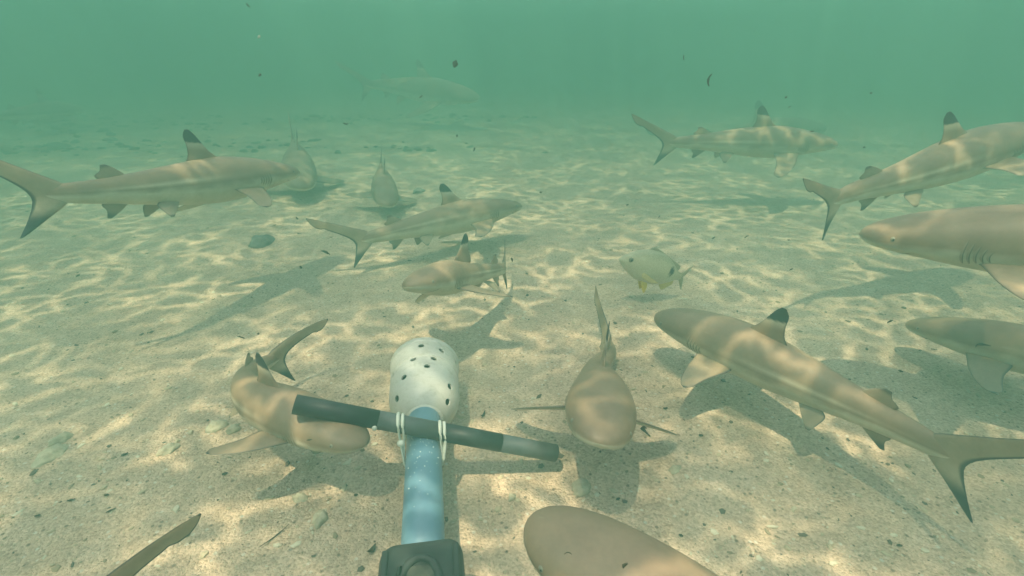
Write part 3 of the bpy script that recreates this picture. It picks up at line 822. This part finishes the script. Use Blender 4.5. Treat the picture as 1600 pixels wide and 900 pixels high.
STONES = [
    (-0.815, 1.582, 0.045, 0.033, 0.028, 1.30, 1, 'flat grey stone on the sand below the long left shark'),
    (-0.419, 2.266, 0.030, 0.022, 0.018, 3.96, 1, 'small grey stone on the far sand right of the facing pale shark'),
    (-0.720, 0.617, 0.026, 0.019, 0.009, 4.89, 0, 'broad pale stone half buried in the sand at the lower left'),
    (-0.496, 0.683, 0.017, 0.013, 0.011, 0.66, 0, "pale stone just left of the curled shark's belly"),
    (-0.464, 0.678, 0.012, 0.009, 0.010, 4.06, 0, 'small rounded stone touching the shadow of the curled shark'),
    (-0.258, 0.496, 0.014, 0.010, 0.011, 4.78, 0, 'pale chunk of coral on the sand left of the blue arm'),
    (0.100, 0.552, 0.016, 0.012, 0.010, 3.88, 0, "pale stone under the head-on shark's shadow"),
    (-0.731, 0.652, 0.016, 0.012, 0.009, 4.56, 0, 'knobbly pale stone behind the broad stone at lower left'),
    (-0.544, 0.630, 0.016, 0.012, 0.008, 4.45, 0, "thin flat stone left of the curled shark's fin"),
    (-0.297, 0.531, 0.011, 0.008, 0.009, 0.25, 0, 'small pale stone beside the arm, left of the coral chunk'),
    (0.245, 0.586, 0.010, 0.007, 0.006, 0.52, 0, "little pale stone on the sand below the large shark's front fin"),
    (0.000, 0.535, 0.007, 0.005, 0.006, 4.03, 0, 'tiny white pebble right of the blue arm'),
]
FLAKES = [
    (-0.122, 1.200, 0.550, 0.0151, 0.0110, 1.22, 0.0, 0.1, 0, 'broad dark leaf bit drifting in the green water at the top', 'plant bits drifting in the water'),
    (-0.590, 1.299, 0.525, 0.0090, 0.0060, 0.70, 0.0, 0.6, 0, 'small curled dark bit drifting at upper left of centre', 'plant bits drifting in the water'),
    (-0.453, 1.459, 0.395, 0.0140, 0.0052, -0.09, 0.0, 0.8, 0, "dark curved bit drifting right of the hazy facing shark's tail", 'plant bits drifting in the water'),
    (-0.161, 1.550, 0.351, 0.0075, 0.0047, 1.40, 0.0, 0.0, 0, 'tiny dark speck above the centre of the dark rubble strip, upper of two', 'plant bits drifting in the water'),
    (-0.103, 1.431, 0.332, 0.0122, 0.0052, 1.13, 0.0, 0.0, 0, 'tiny dark speck above the dark rubble strip, lower of two', 'plant bits drifting in the water'),
    (-0.231, 1.384, 0.471, 0.0098, 0.0041, 0.61, 0.0, 0.0, 0, 'tiny dark bit drifting against the ghostly far shark', 'plant bits drifting in the water'),
    (0.345, 0.971, 0.528, 0.0203, 0.0056, 1.48, 0.0, 0.5, 0, 'pale brown upright plant shred drifting at the top, right of centre', 'plant bits drifting in the water'),
    (0.436, 1.426, 0.561, 0.0130, 0.0033, 1.75, 0.0, 0.5, 0, 'faint thin shred high in the water, left of the upright plant shred', 'plant bits drifting in the water'),
    (0.842, 1.282, 0.486, 0.0060, 0.0045, 0.00, 0.0, 0.0, 0, 'lone dark speck high above the right-hand sharks', 'plant bits drifting in the water'),
    (0.586, 1.037, 0.432, 0.0088, 0.0025, 0.00, 0.0, 0.0, 0, 'thin dark bit over the head of the hazy right-hand shark', 'plant bits drifting in the water'),
    (0.642, 1.277, 0.477, 0.0060, 0.0045, 0.52, 0.0, 0.0, 0, "dark speck right of the hazy shark's black fin tip, upper of two", 'plant bits drifting in the water'),
    (0.705, 1.373, 0.447, 0.0065, 0.0033, 0.52, 0.0, 0.0, 0, "dark speck right of the hazy shark's black fin tip, lower of two", 'plant bits drifting in the water'),
    (0.664, 0.794, 0.142, 0.0101, 0.0056, 0.61, 0.0, 0.1, 0, 'short dark bit drifting left of the dim shark head', 'plant bits drifting in the water'),
    (0.645, 0.715, 0.091, 0.0096, 0.0032, -0.35, 0.0, 0.0, 0, "thin dark bit over the sand just below the dim shark head's shadow", 'plant bits drifting in the water'),
    (-0.436, 1.126, 0.147, 0.0210, 0.0075, -0.49, 0.0, 0.2, 0, 'reddish brown leaf bit drifting below the left of centre sharks', 'plant bits drifting in the water'),
    (-0.454, 1.019, 0.153, 0.0069, 0.0055, -1.05, 0.0, 0.0, 0, 'dark speck drifting below the grey stone, right of it', 'plant bits drifting in the water'),
    (-0.546, 1.256, 0.190, 0.0081, 0.0041, -0.87, 0.0, 0.0, 0, 'dark speck drifting under the hazy facing shark', 'plant bits drifting in the water'),
    (-0.476, 0.782, 0.117, 0.0124, 0.0045, -0.38, 0.0, 0.0, 0, 'dark stick bit drifting above the curled shark', 'plant bits drifting in the water'),
    (-0.446, 0.785, 0.122, 0.0045, 0.0034, 0.35, 0.0, 0.0, 0, 'tiny speck right of the dark stick bit above the curled shark', 'plant bits drifting in the water'),
    (-0.593, 1.336, 0.606, 0.0090, 0.0060, 0.70, 0.0, 0.0, 1, 'pale flake drifting high in the water left of centre', 'plant bits drifting in the water'),
    (-0.619, 1.367, 0.673, 0.0105, 0.0045, -0.87, 0.0, 0.0, 0, 'faint thin bit at the very top edge, left of centre', 'plant bits drifting in the water'),
    (-0.245, 0.487, 0.145, 0.0070, 0.0019, 0.17, 0.0, 0.2, 0, "thin dark bit drifting over the curled shark's head", 'plant bits drifting in the water'),
    (0.037, 0.236, 0.269, 0.0051, 0.0013, 0.00, 0.0, 0.5, 0, "thin dark curl drifting over the bottom shark's snout", 'plant bits drifting in the water'),
    (0.075, 0.233, 0.261, 0.0047, 0.0038, 1.05, 0.0, 0.2, 0, "round dark speck drifting over the bottom shark's head", 'plant bits drifting in the water'),
    (0.178, 0.557, 0.105, 0.0149, 0.0052, -1.13, 0.0, 1.6, 0, "curled dark leaf hanging on the head-on shark's right-hand fin", 'plant bits drifting in the water'),
    (0.458, 0.951, 0.245, 0.0088, 0.0031, 0.52, 0.0, 0.0, 0, "thin slanting bit drifting left of the upper right shark's tail, right one of a pair", 'plant bits drifting in the water'),
    (0.433, 1.045, 0.210, 0.0083, 0.0028, 0.70, 0.0, 0.0, 0, 'thin slanting bit drifting above the spotted fish, left one of a pair', 'plant bits drifting in the water'),
    (0.545, 0.924, 0.187, 0.0075, 0.0025, 0.52, 0.0, 0.0, 0, 'thin slanting bit drifting right of the spotted fish', 'plant bits drifting in the water'),
    (0.594, 1.043, 0.206, 0.0055, 0.0034, 0.00, 0.0, 0.0, 0, "small speck drifting left of the rippled shark head's snout", 'plant bits drifting in the water'),
    (0.000, 0.932, 0.204, 0.0088, 0.0037, -1.31, 0.0, 0.0, 0, "dark upright bit just right of the small shark's tail", 'plant bits drifting in the water'),
    (0.730, 0.691, 0.157, 0.0220, 0.0050, 0.09, 0.0, 0.6, 0, 'smudgy dark strip drifting before the dim shark head at right', 'plant bits drifting in the water'),
    (0.090, 0.622, 0.127, 0.0047, 0.0037, 0.70, 0.0, 0.0, 0, "speck beside the head-on shark's left flank", 'plant bits drifting in the water'),
    (0.293, 1.270, 0.221, 0.0065, 0.0033, 0.35, 0.0, 0.0, 0, "tiny bit drifting above the spotted fish's head", 'plant bits drifting in the water'),
    (0.374, 1.258, 0.194, 0.0081, 0.0033, 1.05, 0.0, 0.0, 0, "tiny slanting bit drifting high above the spotted fish's back", 'plant bits drifting in the water'),
    (0.894, 1.331, 0.354, 0.0065, 0.0049, 0.00, 0.0, 0.0, 0, "tiny speck drifting between the hazy shark's nose and the upper right shark", 'plant bits drifting in the water'),
    (0.073, 1.283, 0.250, 0.0065, 0.0033, 0.17, 0.0, 0.0, 0, "tiny speck drifting just ahead of the central shark's nose", 'plant bits drifting in the water'),
    (-0.547, 0.509, None, 0.0114, 0.0035, 0.0, 0.70, 0.0, 0, 'slim dark bit on the sand left of the tail lobe', 'plant bits lying on the sand'),
    (-0.617, 0.528, None, 0.0090, 0.0045, 0.0, 0.44, 0.0, 0, 'dark bit on the sand at lower left, left of the slim one', 'plant bits lying on the sand'),
    (-0.574, 0.537, None, 0.0063, 0.0045, 0.0, 0.00, 0.0, 0, 'small round dark bit on the sand above the slim one at lower left', 'plant bits lying on the sand'),
    (-0.426, 0.576, None, 0.0076, 0.0057, 0.0, 0.35, 0.0, 0, "round dark bit on the sand below the curled shark's fin", 'plant bits lying on the sand'),
    (-0.603, 0.617, None, 0.0090, 0.0060, 0.0, 0.70, 0.0, 0, "dark bit on the sand left of the curled shark's fin tip", 'plant bits lying on the sand'),
    (-0.050, 0.711, None, 0.0133, 0.0055, 0.0, 1.05, 0.8, 0, 'curled brown leaf bit on the sand right of the canister', 'plant bits lying on the sand'),
    (-0.176, 0.447, None, 0.0137, 0.0064, 0.0, 0.96, 0.7, 0, 'dark curled leaf on the sand left of the black bracket', 'plant bits lying on the sand'),
    (-0.221, 0.537, None, 0.0054, 0.0054, 0.0, 0.00, 0.0, 0, 'small dark bit on the sand just left of the blue arm', 'plant bits lying on the sand'),
    (-0.640, 0.500, None, 0.0069, 0.0035, 0.0, 0.35, 0.0, 0, 'leftmost dark bit on the sand near the bottom left corner', 'plant bits lying on the sand'),
    (0.371, 0.897, None, 0.0066, 0.0053, 0.0, 0.00, 0.0, 0, "dark bit in the shadow under the large shark's snout", 'plant bits lying on the sand'),
    (0.270, 0.731, None, 0.0079, 0.0056, 0.0, 0.17, 0.0, 0, 'dark bit on the sand between the head-on shark and the large shark', 'plant bits lying on the sand'),
    (0.897, 0.935, None, 0.0109, 0.0041, 0.0, -0.26, 0.0, 0, "dark bit on the sand in the dim shark head's shadow", 'plant bits lying on the sand'),
    (0.309, 0.661, None, 0.0073, 0.0063, 0.0, 0.00, 0.0, 0, "dark bit on the sand below the large shark's front fin", 'plant bits lying on the sand'),
    (0.149, 0.531, None, 0.0063, 0.0045, 0.0, 0.52, 0.0, 0, "dark bit on the sand just above the bottom shark's snout", 'plant bits lying on the sand'),
    (0.220, 0.472, None, 0.0058, 0.0042, 0.0, -0.52, 0.0, 0, "dark bit on the sand above the bottom shark's back", 'plant bits lying on the sand'),
    (-0.307, 1.430, None, 0.0115, 0.0058, 0.0, 0.00, 0.0, 0, 'dark bit on the sand left of the small central shark', 'plant bits lying on the sand'),
    (0.492, 0.455, None, 0.0073, 0.0041, 0.0, 0.00, 0.0, 0, "rightmost dark bit on the sand under the large shark's tail", 'plant bits lying on the sand'),
    (-0.307, 0.468, None, 0.0431, 0.0017, 0.0, 0.96, 0.1, 0, 'thin straight grass strand on the sand right of the tail lobe', 'plant bits lying on the sand'),
]

# ------------------------------------------------------------------ loose things on the sand
def lump(seed, sx, sy, sz, n=14, m=9, rough=.22):
    rnd = random.Random(seed); ph = [rnd.uniform(0, 6.28) for _ in range(9)]
    bv_, bf_ = uv_ball(n, m); out = []
    for x, y, z in bv_:
        d = 1 + rough * (math.sin(2.1 * x + 3 * y + ph[0]) * .5 + math.sin(4.3 * y - 3.1 * z + ph[1]) * .35 + math.sin(6.7 * x + 5 * z + ph[2]) * .3 + math.sin(9 * y + 8 * x + ph[3]) * .25 + math.sin(15 * x - 11 * y + 9 * z + ph[4]) * .22 + math.sin(19 * z + 17 * y + ph[5]) * .16)
        out.append((x * d * sx, y * d * sy, z * d * sz * (1.0 if z > 0 else .5)))
    return out, bf_

for i, (x, y, sx, sy, sz, rz, mat, label) in enumerate(STONES):
    v, f = lump(100 + i, sx, sy, sz, 22, 14, .24)
    o = mesh_obj('coral_stone', v, f, M_GREYSTONE if mat else M_STONE)
    o.location = (x, y, float(ground_z(x, y)) - sz * .12); o.rotation_euler = (0, 0, rz)
    tag(o, label, 'stone', 'small stones on the sand')

# coarse shell and coral grit lying on the near sand
rnd = random.Random(9)
chip_v, chip_f = uv_ball(5, 4)
gv, gf, gc = [], [], []
N_GRIT = 9000
gx = np.array([rnd.uniform(-1, 1) for _ in range(N_GRIT)]); gy = np.array([0.22 + 2.0 * rnd.random() ** 1.5 for _ in range(N_GRIT)])
gx = gx * (0.25 + 1.15 * gy)
gz = ground_z(gx, gy)
for i in range(N_GRIT):
    r = min(.0052, .0010 * (1 / max(.02, rnd.random())) ** .5)
    a = rnd.uniform(0, 6.28); ca, sa = math.cos(a), math.sin(a)
    ex, ey, ez = r * rnd.uniform(.7, 1.7), r * rnd.uniform(.5, 1.0), r * rnd.uniform(.25, .6)
    b0 = len(gv)
    for p in chip_v:
        k = 1 + .3 * rnd.uniform(-1, 1)
        px, py, pz = p[0] * ex * k, p[1] * ey * k, p[2] * ez * k
        gv.append((gx[i] + px * ca - py * sa, gy[i] + px * sa + py * ca, gz[i] + pz + ez * .35))
    gf += [tuple(b0 + q for q in t) for t in chip_f]
    t = rnd.random()
    if t < .16: c = (.11, .085, .055)
    elif t < .30: c = (.27, .21, .13)
    elif t < .70: c = (.47, .38, .25)
    else: c = (.62, .54, .39)
    gc += [c] * len(chip_v)
grit = mesh_obj('shell_grit', gv, gf, M_GRIT, color=np.array(gc), smooth=False)
tag(grit, 'scattered bits of shell and coral grit', None, None, 'stuff')

# algae-covered rubble on the darker ground further out
rv, rf = [], []
for i in range(300):
    while True:
        x = rnd.uniform(-5, 0.3); y = rnd.uniform(2.3, 5.5)
        if rnd.random() < float(rubble_mask(np.array([x]), np.array([y]))[0]) ** 1.5: break
    s = rnd.uniform(.008, .026) * (1.6 if rnd.random() < .1 else 1)
    v, f = lump(500 + i, s * rnd.uniform(.8, 1.6), s, s * rnd.uniform(.4, .8), 8, 6, .3)
    b0 = len(rv); z = float(ground_z(x, y))
    rv += [(x + p[0], y + p[1], z + p[2]) for p in v]; rf += [tuple(b0 + q for q in t) for t in f]
rub = mesh_obj('rubble', rv, rf, M_RUBBLE)
tag(rub, 'dark algae-covered rubble lying on the far sand', None, None, 'stuff')

# ------------------------------------------------------------------ drifting and sunken plant bits
def flake(seed, ln, wd, curl):
    rnd = random.Random(seed); n = 7; V = []; F_ = []
    for i in range(n):
        t = i / (n - 1); w = wd * (math.sin(math.pi * (0.08 + .84 * t)) ** .8) * (1 + .25 * rnd.uniform(-1, 1))
        bx = ln * (t - .5); bz = curl * ln * ((t - .5) ** 2) * 2.2
        for (yy, zz) in ((-w, 0), (-w * .4, wd * .16), (w * .4, wd * .16), (w, 0), (w * .4, -wd * .12), (-w * .4, -wd * .12)):
            V.append((bx, yy * .5, bz + zz + .05 * wd * rnd.uniform(-1, 1)))
    for i in range(n - 1):
        for k in range(6):
            a = i * 6 + k; b = i * 6 + (k + 1) % 6
            F_.append((a, b, b + 6, a + 6))
    F_ += [tuple(range(5, -1, -1)), tuple((n - 1) * 6 + k for k in range(6))]
    return V, F_
for i, (x, y, z, ln, wd, roll, yaw, curl, pale, label, grp) in enumerate(FLAKES):
    v, f = flake(i, ln, wd, curl)
    o = mesh_obj('plant_fragment', v, f, M_LEAFPALE if pale else M_LEAF)
    if z is None: z = float(ground_z(x, y)) + wd * .2 + .001
    o.location = (x, y, z)
    o.rotation_euler = (roll, 0, yaw) if grp.startswith('plant bits lying') else (Matrix.Rotation(-roll, 3, 'Y') @ Matrix.Rotation(R_(90 + 25 * math.sin(i * 2.3)), 3, 'X')).to_euler()
    tag(o, label, 'plant fragment', grp)
